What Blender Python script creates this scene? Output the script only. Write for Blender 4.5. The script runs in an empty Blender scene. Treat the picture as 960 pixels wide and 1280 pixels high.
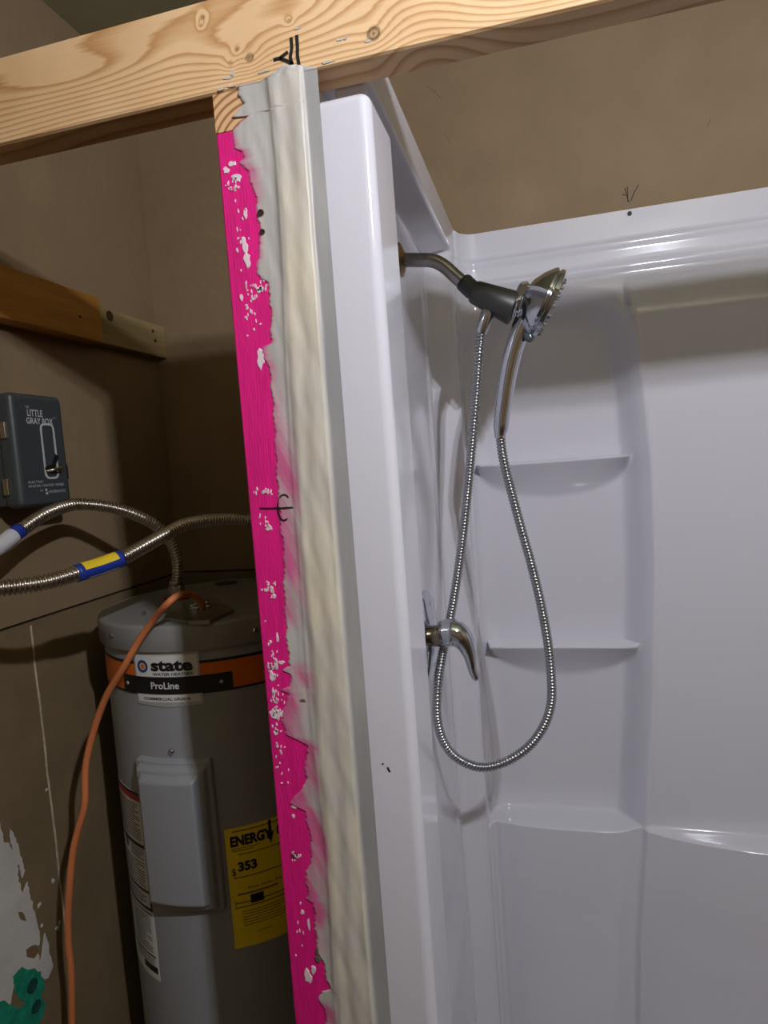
import bpy, bmesh, math, random
from mathutils import Vector, Matrix
import numpy as np

random.seed(7); rng = np.random.default_rng(7)
S = bpy.context.scene
COL = S.collection

# ------------------------------------------------------------------ camera
FPX, PX, PY = 808.0, 480.0, 640.0                 # focal length and centre for a 960 x 1280 frame
yv = Vector((685 - PX, 565 - PY, FPX)).normalized()      # vanishing direction of the depth axis
hv = Vector((1, -.0737, 0))                              # horizon slope
nv = yv.cross(hv).normalized()
if nv.y > 0: nv = -nv
xv = yv.cross(nv)
if xv.x < 0: xv = -xv
CM = np.array([xv[:], yv[:], nv[:]])
CP = np.array([0, -.62, 1.6])
cam = bpy.data.cameras.new('camera'); camo = bpy.data.objects.new('camera', cam); COL.objects.link(camo)
r_, u_, b_ = CM @ [1, 0, 0], CM @ [0, -1, 0], CM @ [0, 0, -1]
camo.matrix_world = Matrix(((r_[0], u_[0], b_[0], CP[0]), (r_[1], u_[1], b_[1], CP[1]), (r_[2], u_[2], b_[2], CP[2]), (0, 0, 0, 1)))
cam.sensor_fit = 'VERTICAL'; cam.sensor_height = 36; cam.lens = FPX / 1280 * 36
cam.clip_start = .02
S.camera = camo

# ------------------------------------------------------------------ world and exposure
w = bpy.data.worlds.new('world'); S.world = w; w.use_nodes = True
w.node_tree.nodes['Background'].inputs[0].default_value = (.02, .02, .022, 1)
w.node_tree.nodes['Background'].inputs[1].default_value = 1
S.view_settings.view_transform = 'Standard'; S.view_settings.look = 'None'
S.view_settings.gamma = 1; S.view_settings.use_curve_mapping = False
S.view_settings.exposure = 0.0
BULBS = [((.40, -.70, 2.215), 3550.0), ((.475, -.74, 2.265), 3550.0)]      # two bare bulbs under the ceiling, out of frame
BULB_COL = (.97, .975, 1.06)

def ray(u, v): return CM @ np.array([u - PX, v - PY, FPX])
def hit(u, v, ax, val):
    d = ray(u, v); return CP + d * ((val - CP[ax]) / d[ax])
def at_y(u, v, y): return Vector(hit(u, v, 1, y))
def at_x(u, v, x): return Vector(hit(u, v, 0, x))
def at_z(u, v, z): return Vector(hit(u, v, 2, z))

# ------------------------------------------------------------------ materials
def lin(c):
    return tuple(((x / 255) / 12.92 if x / 255 <= .04045 else ((x / 255 + .055) / 1.055) ** 2.4) for x in c)
MATS = {}
def mat(name, rgb, rough=.5, metal=0, var=.0, vscale=20, bump=0, bscale=80, coat=0, stretch=(1, 1, 1), rgb2=None, spec=.5, emit=0):
    if name in MATS: return MATS[name]
    m = bpy.data.materials.new(name); m.use_nodes = True
    N, L = m.node_tree.nodes, m.node_tree.links
    b = N['Principled BSDF']
    c = (*lin(rgb), 1); b.inputs['Base Color'].default_value = c
    b.inputs['Roughness'].default_value = rough; b.inputs['Metallic'].default_value = metal
    b.inputs['Specular IOR Level'].default_value = spec
    if coat: b.inputs['Coat Weight'].default_value = coat; b.inputs['Coat Roughness'].default_value = .06
    if emit: b.inputs['Emission Color'].default_value = c; b.inputs['Emission Strength'].default_value = emit
    if var or bump:
        tc = N.new('ShaderNodeTexCoord'); mp = N.new('ShaderNodeMapping'); mp.inputs['Scale'].default_value = stretch
        L.new(tc.outputs['Object'], mp.inputs['Vector'])
    if var:
        n = N.new('ShaderNodeTexNoise'); n.inputs['Scale'].default_value = vscale; n.inputs['Detail'].default_value = 6
        n.inputs['Roughness'].default_value = .62
        L.new(mp.outputs[0], n.inputs['Vector'])
        r = N.new('ShaderNodeValToRGB'); r.color_ramp.elements[0].position = .3; r.color_ramp.elements[1].position = .7
        c2 = lin(rgb2) if rgb2 else tuple(x * (1 - var) for x in c[:3])
        r.color_ramp.elements[0].color = (*c2, 1); r.color_ramp.elements[1].color = tuple(min(1, x * (1 + (0 if rgb2 else var))) for x in c[:3]) + (1,)
        L.new(n.outputs['Fac'], r.inputs['Fac']); L.new(r.outputs['Color'], b.inputs['Base Color'])
    if bump:
        n2 = N.new('ShaderNodeTexNoise'); n2.inputs['Scale'].default_value = bscale; n2.inputs['Detail'].default_value = 5
        L.new(mp.outputs[0], n2.inputs['Vector'])
        bp = N.new('ShaderNodeBump'); bp.inputs['Strength'].default_value = bump; bp.inputs['Distance'].default_value = .004
        L.new(n2.outputs['Fac'], bp.inputs['Height']); L.new(bp.outputs['Normal'], b.inputs['Normal'])
    MATS[name] = m; return m

def pine_mat(name, light, dark, edge=.62):
    """rings from a smooth 'grain' attribute, knots from a 'knot' attribute, fine fibre from noise"""
    m = bpy.data.materials.new(name); m.use_nodes = True
    N, L = m.node_tree.nodes, m.node_tree.links; b = N['Principled BSDF']
    b.inputs['Roughness'].default_value = .55; b.inputs['Specular IOR Level'].default_value = .3
    a = N.new('ShaderNodeAttribute'); a.attribute_name = 'grain'
    tc = N.new('ShaderNodeTexCoord'); mp = N.new('ShaderNodeMapping'); mp.inputs['Scale'].default_value = (6, 6, 260)
    L.new(tc.outputs['Object'], mp.inputs['Vector'])
    fn = N.new('ShaderNodeTexNoise'); fn.inputs['Scale'].default_value = 1; fn.inputs['Detail'].default_value = 4; L.new(mp.outputs[0], fn.inputs['Vector'])
    ad = N.new('ShaderNodeMath'); ad.operation = 'MULTIPLY_ADD'; ad.inputs[1].default_value = .35; L.new(fn.outputs['Fac'], ad.inputs[0]); L.new(a.outputs['Fac'], ad.inputs[2])
    fr = N.new('ShaderNodeMath'); fr.operation = 'FRACT'; L.new(ad.outputs[0], fr.inputs[0])
    rp = N.new('ShaderNodeValToRGB'); e = rp.color_ramp.elements
    e[0].position = 0; e[0].color = (*lin(light), 1); e[1].position = 1; e[1].color = (*lin(light), 1)
    x = e.new(.42); x.color = (*lin(light), 1)
    mid = tuple((p + q) / 2 for p, q in zip(light, dark))
    x = e.new(edge + .06); x.color = (*lin(mid), 1)
    x = e.new(.86); x.color = (*lin(dark), 1)
    L.new(fr.outputs[0], rp.inputs['Fac'])
    lf = N.new('ShaderNodeTexNoise'); lf.inputs['Scale'].default_value = 9; L.new(tc.outputs['Object'], lf.inputs['Vector'])
    mx = N.new('ShaderNodeMix'); mx.data_type = 'RGBA'; mx.blend_type = 'MULTIPLY'
    r2 = N.new('ShaderNodeValToRGB'); r2.color_ramp.elements[0].color = (.80, .70, .58, 1); r2.color_ramp.elements[0].position = .35
    r2.color_ramp.elements[1].color = (1, 1, 1, 1); r2.color_ramp.elements[1].position = .6
    L.new(lf.outputs['Fac'], r2.inputs['Fac']); mx.inputs['Factor'].default_value = .45
    L.new(rp.outputs['Color'], mx.inputs['A']); L.new(r2.outputs['Color'], mx.inputs['B'])
    k = N.new('ShaderNodeAttribute'); k.attribute_name = 'knot'
    m2 = N.new('ShaderNodeMix'); m2.data_type = 'RGBA'; m2.inputs['B'].default_value = (*lin((52, 30, 14)), 1)
    L.new(k.outputs['Fac'], m2.inputs['Factor']); L.new(mx.outputs['Result'], m2.inputs['A'])
    L.new(m2.outputs['Result'], b.inputs['Base Color'])
    bp = N.new('ShaderNodeBump'); bp.inputs['Strength'].default_value = .25; bp.inputs['Distance'].default_value = .002
    L.new(fn.outputs['Fac'], bp.inputs['Height']); L.new(bp.outputs['Normal'], b.inputs['Normal'])
    MATS[name] = m; return m

def compound_mat():
    """joint compound: grey by default, cream where the 'cream' attribute is high, pink where paint was dragged into it"""
    m = bpy.data.materials.new('joint_compound'); m.use_nodes = True
    N, L = m.node_tree.nodes, m.node_tree.links; b = N['Principled BSDF']
    b.inputs['Roughness'].default_value = .42
    tc = N.new('ShaderNodeTexCoord'); mp = N.new('ShaderNodeMapping'); mp.inputs['Scale'].default_value = (60, 60, 9)
    L.new(tc.outputs['Object'], mp.inputs['Vector'])
    n = N.new('ShaderNodeTexNoise'); n.inputs['Scale'].default_value = 1.6; n.inputs['Detail'].default_value = 7; L.new(mp.outputs[0], n.inputs['Vector'])
    def ramp(c0, c1):
        r = N.new('ShaderNodeValToRGB'); r.color_ramp.elements[0].position = .35; r.color_ramp.elements[1].position = .65
        r.color_ramp.elements[0].color = (*lin(c0), 1); r.color_ramp.elements[1].color = (*lin(c1), 1)
        L.new(n.outputs['Fac'], r.inputs['Fac']); return r
    g = ramp((176, 174, 170), (192, 189, 184)); c = ramp((206, 197, 172), (216, 208, 188))
    def mixby(att, A, Bsock=None, Bcol=None):
        x = N.new('ShaderNodeMix'); x.data_type = 'RGBA'; a = N.new('ShaderNodeAttribute'); a.attribute_name = att
        L.new(a.outputs['Fac'], x.inputs['Factor']); L.new(A, x.inputs['A'])
        if Bsock: L.new(Bsock, x.inputs['B'])
        else: x.inputs['B'].default_value = Bcol
        return x.outputs['Result']
    o = mixby('cream', g.outputs['Color'], c.outputs['Color'])
    o = mixby('dull', o, None, (*lin((146, 147, 148)), 1))
    o = mixby('stain', o, None, (*lin((205, 60, 135)), 1))
    L.new(o, b.inputs['Base Color'])
    bp = N.new('ShaderNodeBump'); bp.inputs['Strength'].default_value = .35; bp.inputs['Distance'].default_value = .0015
    L.new(n.outputs['Fac'], bp.inputs['Height']); L.new(bp.outputs['Normal'], b.inputs['Normal'])
    MATS['compound'] = m; return m

M_WALL = mat('tan_board', (142, 121, 92), .75, var=.10, vscale=7, bump=.35, bscale=55)
M_CEIL = mat('ceiling_paint', (158, 155, 122), .8, var=.06, vscale=4, bump=.3, bscale=30)
M_FLOOR = mat('floor_vinyl', (84, 76, 66), .5, var=.12, vscale=6)
M_GEL = mat('white_gelcoat', (212, 212, 221), .12, coat=.4, spec=.5)
M_CHROME = mat('chrome', (204, 209, 217), .07, 1)
M_NICKEL = mat('brushed_nickel', (150, 146, 142), .28, 1, var=.12, vscale=90)
M_STEEL = mat('corrugated_steel', (196, 190, 180), .27, 1, var=.1, vscale=40)
M_HOSE = mat('hose_steel', (172, 174, 177), .26, 1)
M_DGREY = mat('dark_grey_plastic', (52, 52, 50), .42)
M_INK = mat('black_ink', (18, 17, 17), .6)
M_PINK = mat('pink_paint', (222, 26, 128), .42, var=.14, vscale=14, stretch=(10, 10, 1), bump=.25, bscale=60)
M_HEAT = mat('heater_grey_enamel', (148, 151, 155), .32, coat=.2, bump=.03, bscale=260)
M_LID = mat('heater_lid_grey', (138, 138, 136), .36, bump=.05, bscale=200)
M_COMP = compound_mat()
M_PINE = pine_mat('pine', (228, 194, 150), (192, 146, 96))

# ------------------------------------------------------------------ mesh helpers
def obj(name, v, f, m, parent=None, smooth=False, mats=None):
    me = bpy.data.meshes.new(name); me.from_pydata([tuple(p) for p in v], [], [tuple(q) for q in f]); me.validate()
    bm = bmesh.new(); bm.from_mesh(me); bmesh.ops.recalc_face_normals(bm, faces=bm.faces); bm.to_mesh(me); bm.free()
    if smooth: me.polygons.foreach_set('use_smooth', [True] * len(me.polygons))
    o = bpy.data.objects.new(name, me); COL.objects.link(o)
    if m: me.materials.append(m)
    if parent: o.parent = parent; o.matrix_parent_inverse = Matrix.Translation(-parent.location)
    return o
def empty(name, loc, label, cat, group=None, kind=None):
    o = bpy.data.objects.new(name, None); COL.objects.link(o); o.location = loc; o.empty_display_size = .05
    tag(o, label, cat, group, kind); return o
def tag(o, label, cat, group=None, kind=None):
    o['label'] = label; o['category'] = cat
    if group: o['group'] = group
    if kind: o['kind'] = kind
    return o
def box(name, a, b, m, parent=None, bev=0, seg=3):
    bm = bmesh.new(); bmesh.ops.create_cube(bm, size=1)
    for p in bm.verts:
        p.co = Vector([(a[i] + b[i]) / 2 + p.co[i] * (b[i] - a[i]) for i in range(3)])
    if bev: bmesh.ops.bevel(bm, geom=bm.edges[:], offset=bev, segments=seg, affect='EDGES', profile=.5)
    me = bpy.data.meshes.new(name); bm.to_mesh(me); bm.free()
    if bev: me.polygons.foreach_set('use_smooth', [len(p.vertices) == 4 and p.area < 40 * bev * bev or bev > .004 for p in me.polygons])
    o = bpy.data.objects.new(name, me); COL.objects.link(o); me.materials.append(m)
    if bev: 
        mod = o.modifiers.new('wn', 'WEIGHTED_NORMAL')
    if parent: o.parent = parent; o.matrix_parent_inverse = Matrix.Translation(-parent.location)
    return o
def spline(pts, step):
    P = [Vector(p) for p in pts]; P = [P[0] * 2 - P[1]] + P + [P[-1] * 2 - P[-2]]
    out = []
    for i in range(1, len(P) - 2):
        for k in range(24):
            t = k / 24; a, b, c, d = P[i - 1], P[i], P[i + 1], P[i + 2]
            out.append(.5 * ((2 * b) + (c - a) * t + (2 * a - 5 * b + 4 * c - d) * t * t + (3 * b - a - 3 * c + d) * t ** 3))
    out.append(P[-2]); A = np.array([tuple(p) for p in out])
    s = np.r_[0, np.cumsum(np.linalg.norm(np.diff(A, axis=0), axis=1))]
    n = max(4, int(round(s[-1] / step))); q = np.linspace(0, s[-1], n + 1)
    return np.stack([np.interp(q, s, A[:, i]) for i in range(3)], 1), q
def frames(C, ref):
    T = np.gradient(C, axis=0); T /= np.linalg.norm(T, axis=1)[:, None]
    ref = np.array(ref, float); sd = np.cross(T[0], ref); sd /= np.linalg.norm(sd); A = []
    for t in T:
        sd = sd - t * sd.dot(t); sd /= np.linalg.norm(sd); A.append(sd)
    A = np.array(A); return A, np.cross(A, T)
def tube_geo(C, R, n=12, ref=(0, 0, 1), a0=0, a1=None, caps=True):
    A, B = frames(C, ref); R = np.broadcast_to(R, len(C)); v, f = [], []
    full = a1 is None; ang = np.linspace(0, 2 * math.pi, n, endpoint=False) if full else np.linspace(a0, a1, n)
    for i in range(len(C)):
        for a in ang: v.append(C[i] + R[i] * (A[i] * math.cos(a) + B[i] * math.sin(a)))
    for i in range(len(C) - 1):
        for j in range(n if full else n - 1):
            k = (j + 1) % n; f.append((i * n + j, i * n + k, (i + 1) * n + k, (i + 1) * n + j))
    if caps and full: f.append(tuple(range(n))[::-1]); f.append(tuple((len(C) - 1) * n + j for j in range(n)))
    return v, f
def tube(name, pts, R, m, parent=None, step=.004, n=12, ref=(0, 0, 1), rid=None, **k):
    C, s = spline(pts, step if not rid else rid[0] / 8)
    if callable(R): R = np.array([R(x / s[-1]) for x in s])
    if rid: R = R + rid[1] * (2 * np.abs(np.sin(math.pi * s / rid[0])) ** .7 - 1)
    v, f = tube_geo(C, R, n, ref, **k); return obj(name, v, f, m, parent, True)
def lathe_geo(prof, o, ax, n=32):
    """prof: (radius, distance along ax) pairs"""
    ax = Vector(ax).normalized(); t = Vector((0, 0, 1)) if abs(ax.z) < .9 else Vector((1, 0, 0))
    p = ax.cross(t).normalized(); q = ax.cross(p); v, f = [], []
    for r, h in prof:
        for j in range(n):
            a = 2 * math.pi * j / n; v.append(Vector(o) + ax * h + (p * math.cos(a) + q * math.sin(a)) * r)
    for i in range(len(prof) - 1):
        for j in range(n):
            k = (j + 1) % n; f.append((i * n + j, i * n + k, (i + 1) * n + k, (i + 1) * n + j))
    f.append(tuple(range(n))); f.append(tuple((len(prof) - 1) * n + j for j in range(n)))
    return v, f
def auto_sharp(o, deg=35):
    bm = bmesh.new(); bm.from_mesh(o.data)
    for e in bm.edges:
        e.smooth = not (len(e.link_faces) == 2 and e.calc_face_angle(0) > math.radians(deg))
    bm.to_mesh(o.data); bm.free(); return o
def lathe(name, prof, o, ax, m, parent=None, n=32, sharp=35):
    v, f = lathe_geo(prof, o, ax, n); return auto_sharp(obj(name, v, f, m, parent, True), sharp)
def grid(name, X, m, parent=None, smooth=True):
    """X: array rows x cols x 3"""
    r, c = X.shape[:2]; v = X.reshape(-1, 3); i = np.arange(r * c).reshape(r, c)
    f = np.stack([i[:-1, :-1], i[:-1, 1:], i[1:, 1:], i[1:, :-1]], -1).reshape(-1, 4)
    return obj(name, v.tolist(), f.tolist(), m, parent, smooth)
def attr(o, name, vals):
    a = o.data.attributes.new(name, 'FLOAT', 'POINT'); a.data.foreach_set('value', np.asarray(vals, np.float32).ravel())
def sm(e0, e1, x):
    t = np.clip((x - e0) / (e1 - e0), 0, 1); return t * t * (3 - 2 * t)
def noise1(x, seed, amp=1, octs=4, base=1.0):
    r = np.random.default_rng(seed); y = np.zeros_like(x)
    for k in range(octs):
        fr = base * 2 ** k; y += np.sin(x * fr * 6.283 * (1 + .13 * r.random()) + r.random() * 6.28) / (k + 1)
    return y * amp / 2
def text_geo(s, bold=0.0):
    cu = bpy.data.curves.new('t', 'FONT'); cu.body = s; cu.resolution_u = 3; cu.offset = bold
    o = bpy.data.objects.new('t', cu); COL.objects.link(o)
    me = bpy.data.meshes.new_from_object(o.evaluated_get(bpy.context.evaluated_depsgraph_get()))
    v = np.array([p.co[:2] for p in me.vertices]); f = [tuple(p.vertices) for p in me.polygons]
    bpy.data.objects.remove(o); bpy.data.curves.remove(cu); bpy.data.meshes.remove(me)
    v = (v - v.min(0)) / (v.max(0) - v.min(0)); return v, f
def merge(geos):
    v, f = [], []
    for a, b in geos:
        n = len(v); v += list(a); f += [tuple(i + n for i in q) for q in b]
    return v, f
def ribbon(pts, w, nrm, lift=.0004):
    """flat ink stroke of width w on a surface with the normal nrm"""
    P = [Vector(p) + Vector(nrm) * lift for p in pts]; N_ = Vector(nrm); v, f = [], []
    for i, p in enumerate(P):
        t = (P[min(i + 1, len(P) - 1)] - P[max(i - 1, 0)]).normalized(); s = t.cross(N_).normalized() * w / 2
        v += [p - s, p + s, p + s - N_ * lift * .9, p - s - N_ * lift * .9]
    for i in range(len(P) - 1):
        a, b = 4 * i, 4 * i + 4
        for k in range(4): f.append((a + k, a + (k + 1) % 4, b + (k + 1) % 4, b + k))
    f += [(0, 1, 2, 3), tuple(4 * len(P) - 4 + k for k in range(4))]
    return v, f
def blob_geo(cx, cz, rx, rz, y, th, seed, n=14, ax='y', rough=.35):
    r = np.random.default_rng(seed); ph = r.random(3) * 6.28; v = []
    for j in range(n):
        a = 2 * math.pi * j / n; k = 1 + rough * (math.sin(2 * a + ph[0]) * .5 + math.sin(3 * a + ph[1]) * .4 + math.sin(5 * a + ph[2]) * .4)
        du, dz = math.cos(a) * rx * k, math.sin(a) * rz * k
        for t, sc in ((0, 1), (th, .88)):
            v.append((cx + du * sc, y - t, cz + dz * sc) if ax == 'y' else (y + t, cx + du * sc, cz + dz * sc))
    f = [(2 * j, 2 * ((j + 1) % n), 2 * ((j + 1) % n) + 1, 2 * j + 1) for j in range(n)]
    f.append(tuple(2 * j + 1 for j in range(n)))
    return v, f

# ------------------------------------------------------------------ the room
XL, XR, YB, YF, ZC = -.89, 1.50, .775, -2.3, 2.53
tag(box('floor', (XL - .1, YF - .1, -.1), (XR + .1, YB + .1, 0), M_FLOOR), 'plain floor under the water heater and shower', 'floor', kind='structure')
tag(box('ceiling', (XL - .1, YF - .1, ZC), (XR + .1, YB + .1, ZC + .1), M_CEIL), 'dim olive painted ceiling above the bare timber beam', 'ceiling', kind='structure')
tag(box('wall_right', (XR, YF, 0), (XR + .1, YB, ZC), M_WALL), 'tan board wall beyond the shower stall', 'wall', kind='structure')
tag(box('wall_front', (XL, YF - .1, 0), (XR, YF, ZC), M_WALL), 'tan board wall facing the shower stall', 'wall', kind='structure')
SEAM = 1.372
wl = empty('wall_left', (XL, 0, 0), 'tan board wall with ledger boards, timer box and chipped white paint', 'wall', kind='structure')
box('upper_panel', (XL - .1, YF, SEAM + .003), (XL, YB, ZC), M_WALL, wl)
box('lower_panel', (XL - .1, YF, 0), (XL + .002, YB, SEAM - .0015), mat('olive_board', (124, 107, 78), .75, var=.14, vscale=7, bump=.35, bscale=55), wl)
box('seam_backing', (XL - .1, YF, SEAM - .01), (XL - .012, YB, SEAM + .01), M_INK, wl)
wb = empty('wall_back', (0, YB, 0), 'tan papery board wall behind the water heater and white shower surround', 'wall', kind='structure')
box('upper_panel', (XL, YB, SEAM + .003), (XR, YB + .1, ZC), M_WALL, wb)
box('lower_panel', (XL, YB - .002, 0), (XR, YB + .1, SEAM - .0015), MATS['olive_board'], wb)
box('seam_backing', (XL, YB + .012, SEAM - .01), (XR, YB + .1, SEAM + .01), M_INK, wb)
# pencilled tick above the shower flange
mk = merge([ribbon([at_y(u, v, YB) for u, v in pl], .0016, (0, -1, 0)) for pl in
    ([(781, 235), (783, 243), (786, 253), (789, 250), (793, 240), (798, 231)], [(778, 243), (782, 244)], [(784, 233), (785, 252)])])
o = obj('pencil_tick', *mk, M_INK, wb)
# fine scratches in the board
o = obj('scratch', *merge([ribbon([at_y(u, v, YB) for u, v in pl], .0008, (0, -1, 0), .0002) for pl in
    ([(534, 108), (545, 116), (552, 124)], [(885, 158), (888, 148)], [(555, 168), (563, 178)])]), mat('scratch_brown', (96, 76, 56), .8), wb)

# chipped paint on the left wall, low down
M_WPAINT = mat('chipped_white_paint', (205, 203, 198), .55, var=.12, vscale=14, bump=.2)
M_TEAL = mat('teal_paint', (30, 140, 112), .5, var=.35, vscale=60, bump=.3)
def wall_poly(name, pl, m, th, jag=0, seed=1):
    r = np.random.default_rng(seed); P = [at_x(u, v, XL + .002) for u, v in pl]; Q = []
    for i, p in enumerate(P):
        q = P[(i + 1) % len(P)]; k = max(1, int((q - p).length / .006)) if jag else 1
        for j in range(k):
            s = p.lerp(q, j / k); Q.append(Vector((s.x, s.y + r.normal() * jag, s.z + r.normal() * jag)))
    n = len(Q); v = [tuple(q) for q in Q] + [(q.x + th, q.y, q.z) for q in Q]
    f = [tuple(range(n, 2 * n))] + [(i, (i + 1) % n, n + (i + 1) % n, n + i) for i in range(n)]
    return obj(name, v, f, m, wl)
wall_poly('paint_patch', [(-60, 990), (-4, 1012), (4, 1052), (10, 1054), (15, 1062), (12, 1034), (20, 1052), (31, 1088), (27, 1098), (24, 1080), (21, 1084), (27, 1118), (33, 1102), (38, 1124), (48, 1160), (50, 1180),
    (44, 1184), (50, 1205), (56, 1165), (66, 1208), (60, 1222), (48, 1225), (20, 1222), (10, 1260), (-60, 1260)], M_WPAINT, .0012, .0011, 3)
wall_poly('bare_patch', [(22, 1140), (29, 1141), (33, 1152), (26, 1150)], mat('bare_board', (120, 100, 70), .8), .0016, .0006, 4)
wall_poly('bare_patch', [(32, 1186), (44, 1180), (48, 1190), (42, 1197), (33, 1196)], MATS['bare_board'], .0016, .0008, 5)
wall_poly('teal_paint_patch', [(14, 1222), (26, 1210), (50, 1214), (55, 1232), (50, 1246), (57, 1256), (50, 1276), (38, 1296), (-40, 1330), (-40, 1250), (8, 1252), (24, 1262), (32, 1254), (20, 1246)], M_TEAL, .002, .0012, 6)
for cu, cv, rr in ((40, 1232, .011), (45, 1258, .010)):
    p = at_x(cu, cv, XL + .004); lathe('anchor_hole', [(rr, 0), (rr, .0015), (rr * .55, .0015), (rr * .5, .0005)], p, (1, 0, 0), mat('dark_teal', (18, 70, 60), .6), wl, 16)
# white vertical seam of the lower board
p0, p1 = at_x(38, 782, XL + .002), at_x(84, 1180, XL + .002)
Cz = np.linspace(p0.z, p1.z, 60); Cy = np.linspace(p0.y, p1.y, 60) + noise1(Cz, 3, .0012, 4, 5)
obj('caulk_seam', *ribbon([(XL + .002, a, b) for a, b in zip(Cy, Cz)], .0036, (1, 0, 0), .001), mat('old_caulk', (196, 186, 160), .6, var=.3, vscale=60), wl)
obj('paint_fleck', *merge([blob_geo(at_x(u, v, 0)[1] if 0 else at_x(u, v, XL + .002).y, at_x(u, v, XL + .002).z, r, r, XL + .002, .001, i, 9, 'x') for i, (u, v, r) in
    enumerate([(66, 1101, .004), (72, 1160, .005), (58, 987, .003), (49, 1131, .004), (74, 1153, .003), (52, 1157, .003)])]), M_WPAINT, wl)

# ------------------------------------------------------------------ partition: end stud, top plate, compound
ZP = 1.981                                            # underside of the beam
SX0, SX1 = -.306, -.217                               # the 89 mm face of the end stud
wp = empty('wall_partition', ((SX0 + SX1) / 2, 0, 0), 'partition wall end with bright pink stud smeared with grey joint compound', 'wall', kind='structure')
box('stud', (SX0, 0, 0), (SX1, .038, ZP - .0385), M_PINK, wp, .002)['label'] = 'bright pink painted end stud'
box('stud', (SX0, .37, 0), (SX1, .408, ZP - .0385), M_WALL, wp); box('stud', (SX0, .735, 0), (SX1, .773, ZP - .0385), M_WALL, wp)
def ring_mat():
    m = bpy.data.materials.new('end_grain'); m.use_nodes = True; N, L = m.node_tree.nodes, m.node_tree.links; b = N['Principled BSDF']; b.inputs['Roughness'].default_value = .6
    tc = N.new('ShaderNodeTexCoord'); mp = N.new('ShaderNodeMapping'); mp.inputs['Location'].default_value = (.268, 0, -1.925)
    mp.inputs['Scale'].default_value = (1, .02, 1); L.new(tc.outputs['Object'], mp.inputs['Vector'])
    wv = N.new('ShaderNodeTexWave'); wv.wave_type = 'RINGS'; wv.rings_direction = 'Y'; wv.inputs['Scale'].default_value = 42; wv.inputs['Distortion'].default_value = .8
    L.new(mp.outputs[0], wv.inputs['Vector']); r = N.new('ShaderNodeValToRGB'); r.color_ramp.elements[0].position = .45
    r.color_ramp.elements[0].color = (*lin((216, 178, 132)), 1); r.color_ramp.elements[1].color = (*lin((150, 100, 58)), 1)
    L.new(wv.outputs['Color'], r.inputs['Fac']); L.new(r.outputs['Color'], b.inputs['Base Color']); return m
box('top_plate', (SX0 - .001, .0008, ZP - .038), (SX1, YB - .002, ZP - .0005), ring_mat(), wp, .0012)['label'] = 'bare pine top plate showing its end grain'
box('drywall', (SX1, .012, 0), (SX1 + .004, .73, ZP), M_WALL, wp)
# compound sheet: ragged left edge traced on the stud face, raised cream strip, right edge against the shower flange
EDGE = [(297, 104), (298, 118), (304, 130), (310, 145), (300, 147), (288, 148), (289, 165), (291, 186), (303, 190), (305, 197), (298, 204), (308, 214), (314, 230), (318, 244), (320, 257), (323, 280), (324, 303), (320, 330), (321, 342), (334, 355), (337, 375), (338, 398), (338, 430), (326, 434), (327, 442), (334, 455),
    (337, 470), (339, 490), (342, 526), (344, 575), (347, 617), (350, 657), (354, 690), (354, 739), (357, 788), (359, 814), (362, 832), (352, 838), (362, 842), (362, 858), (350, 862), (361, 867), (354, 884), (352, 900), (356, 918), (372, 925), (386, 932), (382, 945), (380, 957), (384, 971), (375, 988), (364, 1001), (361, 1005),
    (379, 1012), (384, 1030), (387, 1044), (389, 1070), (383, 1090), (381, 1106), (386, 1119), (382, 1123), (391, 1128), (393, 1149), (394, 1170), (396, 1188), (404, 1204), (408, 1222), (413, 1236), (402, 1239), (398, 1247), (405, 1262), (408, 1280), (412, 1330), (420, 1420), (424, 1600), (430, 1900)]
EW = np.array([hit(u, v, 1, 0) for u, v in EDGE]); o_ = np.argsort(EW[:, 2]); EW = EW[o_]
zs = np.r_[np.linspace(.02, .9, 120), np.arange(.9012, ZP, .0012), [ZP]]
eb = np.interp(zs, EW[:, 2], EW[:, 0]) + (noise1(zs, 11, .0017, 5, 34) + noise1(zs, 12, .0009, 3, 150)) * (zs > .9)
XE = -.1942
nc = 64
U = np.linspace(0, 1, nc) ** .9
Xg = eb[:, None] + (XE - eb[:, None]) * U[None, :]; Zg = np.repeat(zs[:, None], nc, 1)
# strip centre drifts a little down the wall
cs = np.interp(zs, [.9, 1.3, 1.6, 1.98], [-.2310, -.2305, -.2292, -.2245]); cw = np.interp(zs, [.9, 1.3, 1.6, 1.98], [.0185, .0175, .0165, .0145])
d = (Xg - cs[:, None])
rag = noise1(Zg, 21, .0022, 3, 4)
strip = sm(-1.18, -.92, d / cw[:, None] + rag / .02) * (1 - sm(.94, 1.1, d / cw[:, None]))
th = .0013 * np.clip((Xg - eb[:, None]) / .0012, 0, 1) + .0004 * noise1(Zg * 1 + Xg * 3, 5, 1, 3, 6) * sm(0, .01, Xg - eb[:, None])
stripH = sm(-1.75, -.75, d / cw[:, None] + rag / .02) * (1 - sm(.94, 1.1, d / cw[:, None]))
th += stripH * (.0026 + .0004 * np.sin(d * 300 + noise1(Zg, 8, 2.2, 3, 2)))
th += .0005 * np.exp(-((d / cw[:, None] + 1.35 + .3 * noise1(Zg, 31, 1, 2, 1.3)) / .12) ** 2)
th -= sm(.9, 2.2, d / cw[:, None]) * (.0050 - .0006 * np.sin(d * 700 + noise1(Zg, 9, 2, 3, 1)))
th = np.maximum(th, np.where(Xg > -.222, .0007, .0))
joint = noise1(Zg + Xg * .5, 33, 1, 3, 2.2)
low = sm(1.42, 1.30, Zg)                                     # lower down the middle of the strip is overlaid with grey skim
cream = strip * (.45 + .35 * sm(-.3, .5, noise1(Zg, 35, 1, 3, 3.1)) + .22 * noise1(Zg * 1.0 + np.sin(d * 500) * .01, 37, 1, 4, 11))
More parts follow.
